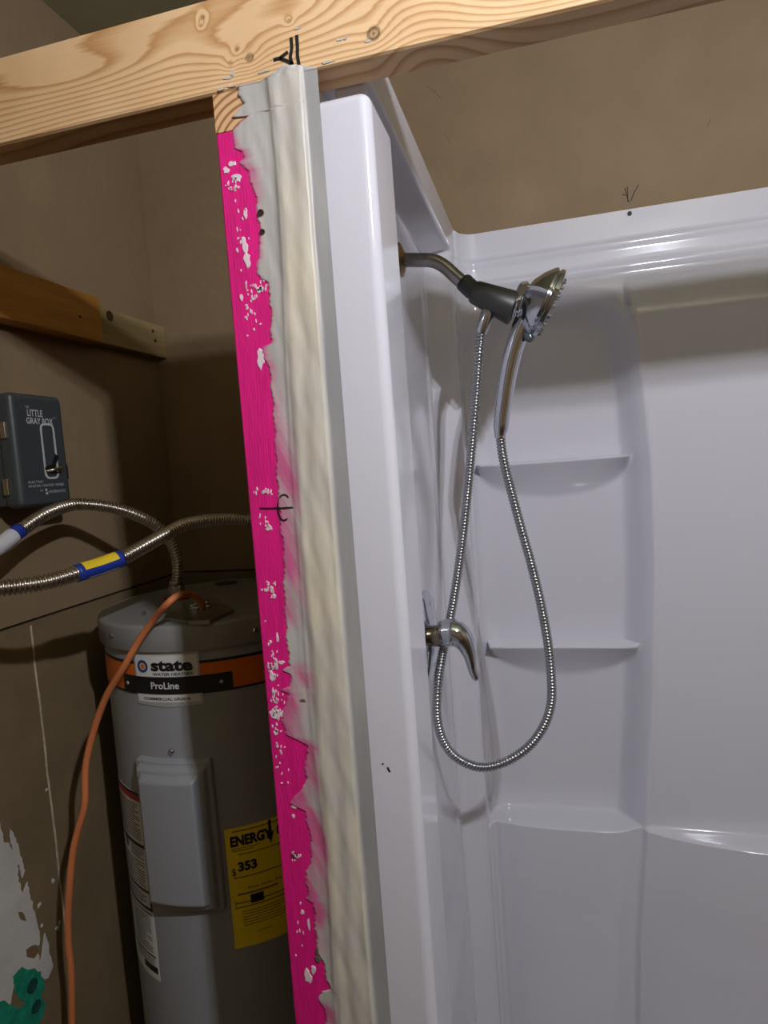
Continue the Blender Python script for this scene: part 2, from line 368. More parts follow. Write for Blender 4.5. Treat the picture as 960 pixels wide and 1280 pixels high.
cream = np.clip(cream, 0, 1)
cream *= 1 - low * .75 * np.exp(-((d / cw[:, None] - .05 + .15 * joint) / .42) ** 2) * sm(-.8, .1, noise1(Zg, 41, 1, 3, 5) + .3)
cream *= sm(1.95, 1.85, Zg) * .6 + .4
dist = Xg - eb[:, None]
sw = np.interp(zs, [.9, 1.0, 1.05, 1.10, 1.15, 1.22, 1.30, 1.36, 1.41, 1.48, 1.54, 1.60, 1.66, 1.75, 1.86, 1.90, 1.96],
               [.004, .012, .022, .008, .030, .034, .014, .026, .032, .022, .026, .032, .012, .004, .005, .012, .001])[:, None]
stain = np.exp(-(dist / sw) ** 2) * (.62 + .45 * noise1(Zg + Xg * 2, 51, 1, 5, 9)) * sm(.0, .35, noise1(Zg, 55, 1, 3, 2.5) + .65)
stain = np.clip(stain * 1.25 - .08, 0, .8) * (1 - strip)
Vg = np.stack([Xg, .0004 - th * 1.35, Zg], -1)
# the top edge is pushed up over the beam
ztop = ZP + .0012 + .0010 * noise1(Xg[-1], 71, 1, 4, 60) + .0085 * np.exp(-((Xg[-1] + .2255) / .013) ** 2) + .004 * np.exp(-((Xg[-1] + .208) / .007) ** 2)
ext = []
for k in range(1, 8):
    e = Vg[-1].copy(); e[:, 2] = ZP + (ztop - ZP) * k / 7; e[:, 1] = np.minimum(-.0014, e[:, 1] - .0012 * noise1(Xg[-1] + k, 72, 1, 3, 90)) * (1 if k < 6 else (.8 if k < 7 else .2)); ext.append(e)
Vg = np.concatenate([Vg, np.array(ext)], 0); cream = np.concatenate([cream, np.repeat(cream[-1:] * .5, 7, 0)]); stain = np.concatenate([stain, np.zeros((7, nc))])
cp = grid('joint_compound', Vg, M_COMP, wp); cp['label'] = 'grey and cream joint compound with a ragged edge'
dull = np.concatenate([sm(.98, 1.25, d / cw[:, None]) * (.75 + .25 * noise1(Zg, 61, 1, 3, 2)), np.zeros((7, nc))])
attr(cp, 'cream', cream); attr(cp, 'stain', stain); attr(cp, 'dull', dull)
# spatter on the pink face
gl = []; sp = [(283, 213, 5, 4), (296, 222, 7, 5), (290, 205, 5, 4), (281, 252, 4, 4), (284, 270, 4, 4), (307, 267, 3, 6), (306, 307, 4, 11), (309, 325, 5, 9), (302, 372, 2, 5), (326, 448, 6, 12), (325, 362, 5, 4), (330, 350, 5, 10), (345, 893, 8, 8), (345, 915, 4, 4), (378, 1140, 3, 3), (386, 1155, 2, 8), (385, 1220, 6, 10), (392, 1212, 4, 6), (368, 1008, 4, 3), (367, 1020, 2, 3), (333, 738, 3, 2), (340, 737, 3, 4), (343, 745, 2, 4), (345, 830, 3, 7), (340, 845, 3, 9), (352, 828, 4, 3), (342, 866, 2, 7), (347, 797, 2, 6), (301, 528, 2, 2), (336, 660, 4, 4)]
for (cu, cv, su, sv, n) in [(294, 235, 9, 20, 16), (322, 362, 10, 14, 26), (310, 378, 5, 22, 8), (340, 835, 6, 30, 30), (337, 735, 8, 10, 14), (345, 900, 8, 22, 22), (352, 950, 9, 25, 18), (332, 615, 10, 5, 14), (330, 655, 8, 8, 10), (370, 1070, 4, 8, 8), (345, 870, 6, 14, 16), (375, 1165, 3, 40, 8), (300, 300, 7, 40, 10), (318, 400, 9, 20, 10)]:
    for _ in range(n):
        sp.append((cu + rng.normal() * su * .7, cv + rng.normal() * sv * .6, .6 + rng.random() * 1.1, .8 + rng.random() * 2.2))
for i, (u, v, a, b) in enumerate(sp):
    p = at_y(u, v, 0)
    if p.x - a * .00078 < SX0 + .003: continue
    if p.x + a * .0008 > np.interp(p.z, EW[:, 2], EW[:, 0]) + .004: continue
    gl.append(blob_geo(p.x, p.z, a * .00078, b * .00078, .0, .0009, i, 11))
spt = obj('compound_spatter', *merge(gl), mat('dried_spatter', (226, 208, 214), .5), wp); spt['kind'] = 'stuff'
# nail holes, layout mark, small chips
M_HOLE = mat('nail_hole_rust', (50, 26, 16), .8)
for u, v, r in ((326, 266, .0034), (328, 290, .0028)):
    p = at_y(u, v, -.0016); lathe('nail_hole', [(r, 0), (r, .0009), (r * .6, .0009), (r * .55, .0003)], p, (0, -1, 0), M_HOLE, wp, 14)
p = at_y(368, 1069, -.0002); lathe('nail_hole', [(.004, 0), (.004, .0006), (.002, .0006)], p, (0, -1, 0), mat('dark_pink', (110, 12, 60), .7), wp, 12)
cir = [(357 - 7.0 * math.cos(a) * 1.25, 634 - 17 * math.sin(a)) for a in np.linspace(.9, 4.75 - 6.283 + 6.283, 16)]
cir = [(356 + 8.5 * math.cos(a), 634 + 16 * math.sin(a)) for a in np.linspace(math.radians(60), math.radians(310), 18)]
def on_face(u, v):
    p = at_y(u, v, 0); p.y = -.0017 if p.x > np.interp(p.z, EW[:, 2], EW[:, 0]) + .002 else -.0004; return p
obj('layout_mark', *merge([ribbon([on_face(u, v) for u, v in [(325, 635), (335, 635.5), (345, 635), (352, 635), (358, 634.5), (367, 634)]], .0015, (0, -1, 0), .0006), ribbon([on_face(u, v) for u, v in cir], .0014, (0, -1, 0), .0006)]), M_INK, wp)
obj('chip', *merge([blob_geo(at_y(u, v, 0).x, at_y(u, v, 0).z, a, b, -.0008, .0012, 300 + i, 10) for i, (u, v, a, b) in enumerate([(379, 875, .004, .0014), (398, 1198, .003, .004), (397, 1188, .002, .004)])]), mat('chip_brown', (92, 86, 72), .8), wp)  # chips in one flat dull brown

# ------------------------------------------------------------------ timber beam across the opening
hb = empty('timber_beam', (0, .019, ZP), 'pale pine beam with knots and black marker strokes above partition and shower', 'beam')
HX0, HX1, HT = XL + .004, XR - .004, 2.071
xs = np.r_[np.linspace(HX0, -.61, 12), np.arange(-.605, .12, .0018), np.linspace(.125, HX1, 60)]; zz = np.linspace(ZP, HT, 56)
Xh, Zh = np.meshgrid(xs, zz); t = (Zh - ZP) / .09
KN = [(312, 72, .0052, 1), (467, 42, .0080, 1), (288, 80, .0032, .8), (296, 62, .0024, .7), (253, 22, .0022, .9), (251, 31, .0016, .9), (361, 26, .0020, .7)]
phi = 9.0 * (1 - np.exp(-t * 2.0)) / (1 - math.exp(-2.0)) + .35 * np.sin(Xh * 9 + 1) + .12 * np.sin(Xh * 31 + t * 5)
phi -= 2.6 * (1 - t * .2) * np.exp(-((Xh + .20) / .13) ** 2) * np.exp(-((t - .95) / .5) ** 2)
phi += 3.4 * np.exp(-((Xh + .28) / .045) ** 2 - ((t - .42) / .30) ** 2) * .6
phi += 2.6 * np.exp(-((Xh + .215) / .05) ** 2 - ((t - .72) / .30) ** 2)
phi -= 2.8 * np.exp(-((Xh + .09) / .055) ** 2 - ((t - .25) / .5) ** 2)
phi += 1.9 * np.exp(-((Xh + .47) / .12) ** 2 - ((t - .55) / .22) ** 2)
kn = np.zeros_like(Xh)
for u, v, r, k in KN:
    p = at_y(u, v, 0); rr = np.hypot(Xh - p.x, (Zh - p.z)); phi += 1.2 * np.exp(-(rr / (r * 2.6)) ** 2)
    kn = np.maximum(kn, k * (1 - sm(r * .55, r * 1.05, rr)) * (.62 + .38 * np.cos(rr / r * 9)))
edge = np.minimum(Zh - ZP, HT - Zh); Yh = np.where(edge < .003, .003 - np.sqrt(np.maximum(0, .003 ** 2 - (.003 - np.minimum(edge, .003)) ** 2)), 0)
fr = np.stack([Xh, Yh, Zh], -1)
# closed loop of rows: front face, then top, back and underside
rows = [fr[i] for i in range(len(zz))]
for (y, z) in ((.018, HT), (.038, HT), (.038, ZP + .0), (.018, ZP)):
    rows.append(np.stack([xs, np.full_like(xs, y), np.full_like(xs, z)], -1))
rows.append(fr[0])
bd = grid('board', np.array(rows), M_PINE, hb, True); auto_sharp(bd, 40)
extra = np.repeat(phi[-1:], 2, 0) + np.array([[2.], [3.]]); ex2 = np.repeat(phi[:1], 2, 0) + np.array([[-1.6], [-.8]])
attr(bd, 'grain', np.concatenate([phi, extra, ex2, phi[:1]])); attr(bd, 'knot', np.concatenate([kn, np.zeros((5, len(xs)))]))
obj('board_end', [(x, y, z) for x in (HX0, HX1) for y, z in ((0.003, ZP), (.038, ZP), (.038, HT), (.003, HT))], [(0, 1, 2, 3), (4, 5, 6, 7)], MATS['end_grain'] if 'end_grain' in MATS else M_PINE, hb)
F0 = lambda pl: [at_y(u, v, -.0002) for u, v in pl]
obj('marker_stroke', *merge([ribbon(F0(pl), .0032, (0, -1, 0), .0005) for pl in ([(364, 47), (365, 60), (363, 72), (366, 82)], [(371, 44), (372, 58), (372, 70), (374, 82)], [(342, 75), (350, 73), (360, 65)], [(350, 73), (358, 76), (366, 80)])]), M_INK, hb)
gl = [blob_geo(at_y(u, v, 0).x, at_y(u, v, 0).z, a * .00075, b * .00075, .0, .0008, 500 + i, 9) for i, (u, v, a, b) in enumerate([(285, 98, 8, 1.6), (291, 92, 3, 4), (330, 90, 9, 1.5), (424, 50, 4, 2), (432, 48, 3, 2), (460, 52, 5, 1.5), (372, 36, 4, 1.5), (276, 112, 5, 2), (410, 78, 10, 1.2), (290, 108, 6, 1.4)])]
ps = obj('compound_fleck', *merge(gl), M_COMP, hb); attr(ps, 'cream', [0] * len(ps.data.vertices)); attr(ps, 'stain', [0] * len(ps.data.vertices))

# ------------------------------------------------------------------ ledger boards on the left wall
M_LED = mat('orange_pine', (188, 132, 52), .5, var=.25, vscale=4, stretch=(8, 1, 14))
M_OLD = mat('weathered_pine', (160, 140, 96), .6, var=.2, vscale=4, stretch=(8, 1, 14))
lb = empty('ledger_board', (XL + .02, .3, 1.886), 'orange-stained ledger board on the closet wall, overlapping a paler board', 'board')
e1 = at_x(127, 400, XL + .038).y
box('board', (XL, -1.0, 1.884), (XL + .038, e1, 1.973), M_LED, lb, .002)
p = at_x(100, 396, XL + .038); lathe('nail_hole', [(.003, 0), (.003, .0006), (.0015, .0006)], p, (1, 0, 0), M_HOLE, lb, 10)
lb2 = empty('ledger_board', (XL + .01, .66, 1.886), 'weathered tan ledger board running into the closet corner', 'board')
box('board', (XL, e1 - .0, 1.888), (XL + .024, YB - .001, 1.962), M_OLD, lb2, .002)
p = at_x(137, 395, XL + .024); lathe('knot', [(.011, 0), (.011, .0008), (.007, .0012), (.004, .0006)], p, (1, 0, 0), mat('knot_brown', (70, 46, 24), .6), lb2, 16)
for u, v in ((194, 426), (191, 414)):
    p = at_x(u, v, XL + .024); lathe('screw_head', [(.004, 0), (.004, .001), (.002, .001)], p, (1, 0, 0), M_HOLE, lb2, 10)
# wall-side screw by the ledger
# ------------------------------------------------------------------ grey timer box
XB = XL + .078
tb = empty('timer_box', (XL, .35, 1.57), 'dark grey electric timer box with pale lettering on the closet wall', 'timer')
M_BOX = mat('grey_box_enamel', (64, 70, 72), .4, bump=.06, bscale=300)
ya, yb = at_x(19, 560, XB).y, at_x(84, 560, XB).y; zb, zt = 1.572, 1.757
M_PRINT = mat('pale_print', (190, 192, 196), .6)
box('case', (XL, ya + .004, zb + .004), (XB - .03, yb - .004, zt - .004), M_BOX, tb, .004)
box('cover', (XB - .034, ya, zb), (XB, yb, zt), M_BOX, tb, .010, 4)
def wtext(s, u0, v0, u1, v1, bold=0):
    """text between two picture points on the box face"""
    a, b = at_x(u0, v0, XB), at_x(u1, v1, XB); b.z = at_x(u0, v1, XB).z; v, f = text_geo(s, bold)
    return [(XB + .0006, a.y + (b.y - a.y) * p[0], b.z + (a.z - b.z) * p[1]) for p in v], f
def wrect(u0, v0, u1, v1, lift=.0006):
    a, b = at_x(u0, v0, XB), at_x(u1, v1, XB); return [(XB + lift, a.y, a.z), (XB + lift, b.y, a.z), (XB + lift, b.y, b.z), (XB + lift, a.y, b.z)], [(0, 1, 2, 3)]
tx = merge([wtext('THE', 31, 507, 36, 510), wtext('LITTLE', 33, 511.5, 53, 520, .02), wtext('GRAY BOX', 32, 521.5, 66, 529.5, .02), wtext('TM', 66, 521.5, 69, 523.5)])
obj('title_lettering', *tx, M_PRINT, tb)
tx = merge([wtext('ELECTRIC', 35, 601.5, 54, 604.6), wtext('WATER HEATER TIMER', 35, 606.6, 80, 609.8),
    wtext('by', 50, 612, 54, 615), wtext('INTERMATIC', 61, 613, 82, 616.4), wrect(56, 611, 59, 613.5), wrect(57, 615, 60, 618)])
obj('caption_lettering', *tx, M_PRINT, tb)['kind'] = 'stuff'
# window outline, a rounded rectangle
a, b = at_x(50, 530, XB), at_x(73, 597, XB); cy_, cz_ = (a.y + b.y) / 2, (a.z + b.z) / 2; hy, hz, rr = (b.y - a.y) / 2, (a.z - b.z) / 2, .008
rp = []
for sx, sz, a0 in ((1, 1, 0), (-1, 1, 90), (-1, -1, 180), (1, -1, 270)):
    for k in range(5):
        an = math.radians(a0 + k * 22.5); rp.append((XB, cy_ + sx * (hy - rr) + rr * math.cos(an), cz_ + sz * (hz - rr) + rr * math.sin(an)))
rp.append(rp[0]); obj('window_outline', *ribbon(rp, .0036, (1, 0, 0), .0008), M_PRINT, tb)
box('window_recess', (XB - .001, cy_ - hy + .004, cz_ - hz + .004), (XB + .0003, cy_ + hy - .004, cz_ + hz - .004), mat('window_grey', (66, 70, 74), .35), tb)
a, b = at_x(56, 583, XB), at_x(71, 572, XB)
lv = obj('switch_slot', *ribbon([(XB, a.y, a.z - .006), (XB, (a.y + b.y) / 2 + .004, a.z), (XB, b.y, b.z + .004)], .009, (1, 0, 0), .001), M_INK, tb)
tube('switch_lever', [(XB + .001, a.y + .001, a.z - .008), (XB + .010, a.y + .010, a.z - .006), (XB + .012, b.y - .004, a.z - .004)], .0026, mat('lever_metal', (200, 195, 170), .3, 1), tb, .002, 8)
for v in (538, 609):
    p = at_y(7 if v == 538 else 11, v, ya + .002)
    box('latch', (p.x - .006, ya - .004, p.z - .013), (p.x + .004, ya + .003, p.z + .013), mat('latch_metal', (190, 182, 165), .3, 1), tb, .001)
p = at_x(82, 577, XB - .01); box('side_slot', (XB - .012, yb - .001, 1.615), (XB - .004, yb + .0008, 1.640), M_INK, tb)

# ------------------------------------------------------------------ water heater
HX, HY, HR, LR, ZT = -.621, .476, .2055, .2125, 1.37
wh = empty('water_heater', (HX, HY, 0), 'tall grey cylindrical electric water heater with orange band and yellow label', 'water heater')
lathe('tank', [(HR * .97, .01), (HR * .97, .03), (HR, .032), (HR, 1.331), (HR, ZT - .03)], (HX, HY, 0), (0, 0, 1), M_HEAT, wh, 96)
lathe('lid', [(LR - .001, ZT - .042), (LR, ZT - .040), (LR, ZT - .005), (LR - .001, ZT - .002), (LR - .004, ZT), (LR - .010, ZT + .0005), (.001, ZT + .001)], (HX, HY, 0), (0, 0, 1), M_LID, wh, 96, 50)
def cyl(u, v, R=HR):
    d = ray(u, v); ox, oy = CP[0] - HX, CP[1] - HY
    a = d[0] ** 2 + d[1] ** 2; b = ox * d[0] + oy * d[1]; c = ox * ox + oy * oy - R * R; q = max(0, b * b - a * c)
    t = (-b - math.sqrt(q)) / a; p = CP + d * t
    return math.atan2(p[0] - HX, -(p[1] - HY)), p[2]
def cp_(th, z, R): return (HX + R * math.sin(th), HY - R * math.cos(th), z)
def hquad(c, off):
    """curved sticker from four picture corners TL, TR, BR, BL: averaged to an upright rectangle on the tank"""
    A = [cyl(*q) for q in c]; t0, t1 = (A[0][0] + A[3][0]) / 2, (A[1][0] + A[2][0]) / 2; z1, z0 = (A[0][1] + A[1][1]) / 2, (A[2][1] + A[3][1]) / 2
    return t0, t1, z0, z1
def hpatch_geo(t0, t1, z0, z1, off, base=.0):
    n = max(1, int(abs(t1 - t0) / .05)); v, f = [], []
    for i in range(n + 1):
        th = t0 + (t1 - t0) * i / n
        v += [cp_(th, z0, HR + base), cp_(th, z0, HR + off), cp_(th, z1, HR + off), cp_(th, z1, HR + base)]
    for i in range(n):
        a, b = 4 * i, 4 * i + 4
        for k in range(3): f.append((a + k, a + k + 1, b + k + 1, b + k))
    f += [(0, 1, 2, 3), (4 * n, 4 * n + 1, 4 * n + 2, 4 * n + 3)]
    return v, f
def hpatch(name, r, off, m, parent=wh): return obj(name, *hpatch_geo(*r, off), m, parent)
def htext(s, t0, t1, z0, z1, off, bold=0):
    v, f = text_geo(s, bold); return [cp_(t0 + (t1 - t0) * p[0], z0 + (z1 - z0) * p[1], HR + off) for p in v], f
def sub(r, a, b, c, d):      # sub-rectangle in 0..1 of a rect: left, right, bottom, top
    t0, t1, z0, z1 = r; return t0 + (t1 - t0) * a, t0 + (t1 - t0) * b, z0 + (z1 - z0) * c, z0 + (z1 - z0) * d
def tlines(r, n, off, fill=.5, seed=0, x0=.06, x1=.94):
    g = np.random.default_rng(seed); out = []
    for i in range(n):
        c = 1 - (i + .5) / n; e = x1 - (0 if g.random() < .6 else g.random() * .35)
        out.append(hpatch_geo(*sub(r, x0, e, c - fill / 2 / n, c + fill / 2 / n), off, off - .0003))
    return merge(out)
M_BLACK = mat('label_black', (22, 22, 24), .4); M_WHITE = mat('label_white', (214, 214, 210), .45); M_ORANGE = mat('band_orange', (214, 108, 26), .45)
M_SILV = mat('badge_silver', (190, 192, 194), .3, .4); M_YEL = mat('label_yellow', (248, 220, 36), .5); M_RED = mat('label_red', (176, 44, 32), .45)
zL = cyl(240, 815)[1]; t_l = cyl(128, 835)[0]
bz1, bz0 = cyl(282, 822)[1], cyl(282, 862)[1]
t0b, t1b = cyl(134, 840)[0], cyl(330, 835)[0] + .5
band = hpatch('orange_band', (t0b, t1b, bz0, bz1), .0006, M_ORANGE)
hpatch('band_edge', (t0b - .05, t1b, bz1 - .004, bz1 + .0005), .0009, M_BLACK, band); hpatch('band_edge', (t0b, t1b, bz0 - .0015, bz0 + .002), .0009, M_BLACK, band)
# badge
br = hquad([(168, 819), (248, 815), (253, 865), (172, 865)], 0); bt = br[:2]
zc0, zc1 = cyl(212, 884)[1], cyl(208, 812)[1]
tc = (bt[0] + bt[1]) / 2
vb, fb = [], []
nb = 12
for i in range(nb + 1):
    s = i / nb; th = bt[0] + (bt[1] - bt[0]) * s; dz = .004 * (1 - abs(2 * s - 1))
    for z, r in ((zc0 + .004 - dz, 0), (zc0 + .004 - dz, .0014), (zc1 - .004 + dz, .0014), (zc1 - .004 + dz, 0)): vb.append(cp_(th, z, HR + r))
for i in range(nb):
    for k in range(3): fb.append((4 * i + k, 4 * i + k + 1, 4 * i + 4 + k + 1, 4 * i + 4 + k))
bdg = obj('badge', vb, fb, M_SILV, wh); bdg['label'] = 'silver maker badge with black bar'
hb_z = zc1 - zc0
hpatch('badge_face', sub((bt[0], bt[1], zc0, zc1), .03, .97, .53, .90), .0020, M_WHITE, bdg)
tx = merge([htext('state', *sub((bt[0], bt[1], zc0, zc1), .30, .91, .63, .82), .0026, .045), htext('WATER HEATERS', *sub((bt[0], bt[1], zc0, zc1), .32, .90, .555, .605), .0026, .02)])
obj('badge_lettering', *tx, M_BLACK, bdg)
def hdisc(t, z, r0, r1, off):
    v, f = [], []; n = 24
    for i in range(n):
        a = 2 * math.pi * i / n
        for r in (r0, r1): v.append(cp_(t + r * math.cos(a) / HR, z + r * math.sin(a), HR + off))
    for i in range(n): k = (i + 1) % n; f.append((2 * i, 2 * i + 1, 2 * k + 1, 2 * k))
    return v, f
lt, lz = bt[0] + (bt[1] - bt[0]) * .16, zc0 + hb_z * .71
obj('badge_emblem', *merge([hdisc(lt, lz, .006, .0105, .0026)]), mat('emblem_blue', (34, 66, 120), .4), bdg)
obj('badge_emblem', *merge([hdisc(lt, lz, .0005, .0045, .0026)]), M_ORANGE, bdg)
wdt = bt[1] - bt[0]
bar = hpatch('badge_bar', (bt[0] - wdt * .24, bt[1] + wdt * .42, zc0 + hb_z * .235, zc0 + hb_z * .53), .0030, M_BLACK, bdg)
obj('badge_lettering', *htext('ProLine', *sub((bt[0], bt[1], zc0, zc1), .28, .70, .325, .445), .0036, .02), M_WHITE, bdg)
hpatch('badge_foot', sub((bt[0], bt[1], zc0, zc1), .03, .97, .09, .215), .0020, M_WHITE, bdg)
obj('badge_lettering', *htext('COMMERCIAL GRADE', *sub((bt[0], bt[1], zc0, zc1), .13, .84, .125, .175), .0026, .02), M_BLACK, bdg)
for s in (bt[1] + wdt * .27, bt[0] - wdt * .16):
    obj('rivet', *lathe_geo([(.0032, 0), (.003, .0012), (.0015, .0018)], cp_(s, zc0 + hb_z * .385, HR + .003), (math.sin(s), -math.cos(s), 0), 12), M_SILV, bdg, True)
# lid screws
for u, v in ((140, 794), (319, 788)):
    th, z = cyl(u, v, LR); obj('screw', *lathe_geo([(.005, 0), (.0045, .002), (.002, .003)], cp_(th, z, LR), (math.sin(th), -math.cos(th), 0), 12), M_CHROME, wh, True)
# access panel, a stepped pressing
pr = hquad([(177, 945), (266, 944), (284, 1130), (191, 1130)], 0)
nt, nz = 60, 90
tt = np.linspace(0, 1, nt); zq = np.linspace(0, 1, nz); W_, H_ = (pr[1] - pr[0]) * HR, pr[3] - pr[2]
A_, B_ = np.meshgrid(tt, zq); dx = np.minimum(A_, 1 - A_) * W_; dzz = np.minimum(B_, 1 - B_) * H_
rc = .008; ex, ez = np.maximum(rc - dx, 0), np.maximum(rc - dzz, 0); de = np.where((ex > 0) & (ez > 0), rc - np.hypot(ex, ez), np.minimum(dx, dzz))
off = .002 + .008 * sm(0, .002, de) + .010 * sm(.009, .013, de) + .012 * sm(.019, .028, de); off = np.where(de < .0004, -.001, off)
th_ = pr[0] + (pr[1] - pr[0]) * A_; zz_ = pr[2] + (pr[3] - pr[2]) * B_
grid('access_panel', np.stack([HX + (HR + off) * np.sin(th_), HY - (HR + off) * np.cos(th_), zz_], -1), M_HEAT, wh)
th, z = cyl(215, 941); obj('screw', *lathe_geo([(.0055, 0), (.005, .003), (.002, .0045)], cp_(th, z + .002, HR), (math.sin(th), -math.cos(th), 0), 12), M_CHROME, wh, True)
# warning label, left
wr = hquad([(136, 978), (177, 994), (198, 1224), (158, 1206)], 0)
wr = (cyl(137, 985)[0], cyl(178, 1010)[0], cyl(196, 1224)[1], cyl(176, 993)[1])
wlb = hpatch('warning_label', wr, .0006, M_WHITE); wlb['label'] = 'white printed warning label with black borders and red heading'
hpatch('label_heading', sub(wr, 0, 1, .955, .985), .0010, M_RED, wlb)
K = [hpatch_geo(*sub(wr, 0, 1, a, b), .0010, .0005) for a, b in ((.985, 1.0), (.705, .725), (.468, .482), (.375, .39))] + [hpatch_geo(*sub(wr, a, b, .385, 1), .0010, .0005) for a, b in ((.955, 1.0),)]
K += [hpatch_geo(*sub(wr, .18, .95, .12, .128), .0010, .0005), hpatch_geo(*sub(wr, .18, .95, .355, .36), .0010, .0005), hpatch_geo(*sub(wr, .18, .20, .12, .36), .0010, .0005), hpatch_geo(*sub(wr, .60, .97, .035, .07), .0010, .0005)]
obj('label_border', *merge(K), M_BLACK, wlb)
th, z = wr[0] + (wr[1] - wr[0]) * .36, wr[2] + (wr[3] - wr[2]) * .69
obj('label_symbol', *merge([hdisc(th, z, .0075, .0105, .0012), hpatch_geo(th - .012, th + .015, z - .005, z - .001, .0012, .0006), hpatch_geo(th - .018, th - .004, z - .001, z + .006, .0012, .0006)]), M_BLACK, wlb)
obj('label_print', *merge([tlines(sub(wr, .05, .95, .74, .94), 15, .0010, .38, 1), tlines(sub(wr, .50, .95, .64, .70), 5, .0010, .4, 2), tlines(sub(wr, .05, .95, .49, .63), 9, .0010, .35, 3), tlines(sub(wr, .05, .95, .395, .46), 5, .0010, .4, 4), tlines(sub(wr, .3, .95, .14, .345), 16, .0010, .36, 5), tlines(sub(wr, .3, .95, .075, .115), 3, .0010, .36, 6)]), mat('print_grey', (96, 96, 94), .5), wlb)['kind'] = 'stuff'
# yellow energy label
er = (cyl(287, 1110)[0], cyl(287, 1110)[0] + .62, cyl(320, 1180)[1], cyl(315, 1030)[1])
el = hpatch('energy_label', er, .0006, M_YEL); el['label'] = 'yellow energy label with bold black figures'
WR = (er[1] - er[0])
g = [htext('ENERGY', *sub(er, .06, .60, .845, .935), .0012, .05), htext('GUIDE', *sub(er, .66, .97, .845, .935), .0012, .05), ]
obj('heading_lettering', *merge(g), M_BLACK, el); g = [htext('$', *sub(er, .050, .100, .600, .670), .0012, .01), htext('353', *sub(er, .13, .37, .635, .715), .0012, .05),
    htext('Estimated Yearly Energy Cost', *sub(er, .16, .84, .765, .785), .0012, .01), htext('First Hour Rating', *sub(er, .24, .78, .475, .497), .0012, .01)]
g += [hpatch_geo(*sub(er, .06, .94, .585, .590), .0012, .0006), hpatch_geo(*sub(er, .06, .94, .372, .377), .0012, .0006), hpatch_geo(*sub(er, .06, .94, .335, .340), .0012, .0006), hpatch_geo(*sub(er, .055, .062, .33, .40), .0012, .0006), hpatch_geo(*sub(er, .25, .42, .355, .425), .0014, .0006), htext('ESTIMATED', *sub(er, .3, .5, .105, .118), .0012, 0)]
# arrow of the heading
t_, z_ = er[0] + WR * .575, er[2] + (er[3] - er[2]) * .80
g.append(([cp_(t_ - .03, z_ + .02, HR + .0013), cp_(t_ + .03, z_ + .02, HR + .0013), cp_(t_, z_, HR + .0013)], [(0, 1, 2)])); g.append(hpatch_geo(t_ - .012, t_ + .012, z_ + .015, z_ + .04, .0013, .0006))
obj('figure_lettering', *merge(g), M_BLACK, el)['kind'] = 'stuff'
obj('energy_print', *merge([tlines(sub(er, .04, .96, .425, .465), 1, .0010, .35, 7), tlines(sub(er, .08, .94, .17, .31), 6, .0010, .22, 8), tlines(sub(er, .04, .5, .80, .835), 2, .0010, .3, 9), tlines(sub(er, .04, .9, .955, .985), 1, .0010, .3, 10)]), mat('print_olive', (120, 100, 20), .5), el)['kind'] = 'stuff'
# fittings on the lid
zl = ZT + .001
pc_ = [at_z(u, v, zl + .006) for u, v in ((205, 772), (236, 776), (262, 775), (292, 761), (268, 751), (228, 755))]
n_ = len(pc_); obj('terminal_cover', [tuple(p) for p in pc_] + [(p.x, p.y, zl - .001) for p in pc_], [tuple(range(n_))] + [(i, (i + 1) % n_, n_ + (i + 1) % n_, n_ + i) for i in range(n_)], mat('dark_galvanised', (150, 148, 140), .32, .7), wh)
for u, v, s in ((244, 762, .010), (258, 760, .010)):
    p = at_z(u, v, zl + .006); lathe('cable_clamp', [(s, 0), (s, .004), (s * .8, .006), (s * .8, .010), (s * .5, .012)], p, (0, 0, 1), M_CHROME, wh, 12)
for u, v in ((180, 769), (272, 756)):
    p = at_z(u, v, zl); lathe('screw', [(.004, 0), (.004, .004), (.0025, .006)], p, (0, 0, 1), M_CHROME, wh, 10)
p = at_z(282, 729, zl); lathe('knockout_cap', [(.024, -.002), (.024, .0012), (.020, .0018)], p, (0, 0, 1), mat('cap_dark', (62, 60, 54), .5), wh, 24)
NP = at_z(222, 748, zl)
lathe('inlet_nipple', [(.013, 0), (.013, .030)], NP, (0, 0, 1), mat('old_steel', (140, 134, 124), .35, .8), wh, 20)
lathe('red_washer', [(.026, 0), (.026, .003), (.016, .004)], NP, (0, 0, 1), mat('red_plastic', (140, 40, 28), .5), wh, 24)
NP2 = Vector((-.505, .50, zl)); lathe('outlet_nipple', [(.013, 0), (.013, .030)], NP2, (0, 0, 1), MATS['old_steel'], wh, 20)
lathe('blue_washer', [(.026, 0), (.026, .003), (.016, .004)], NP2, (0, 0, 1), mat('blue_plastic', (30, 50, 130), .5), wh, 24)

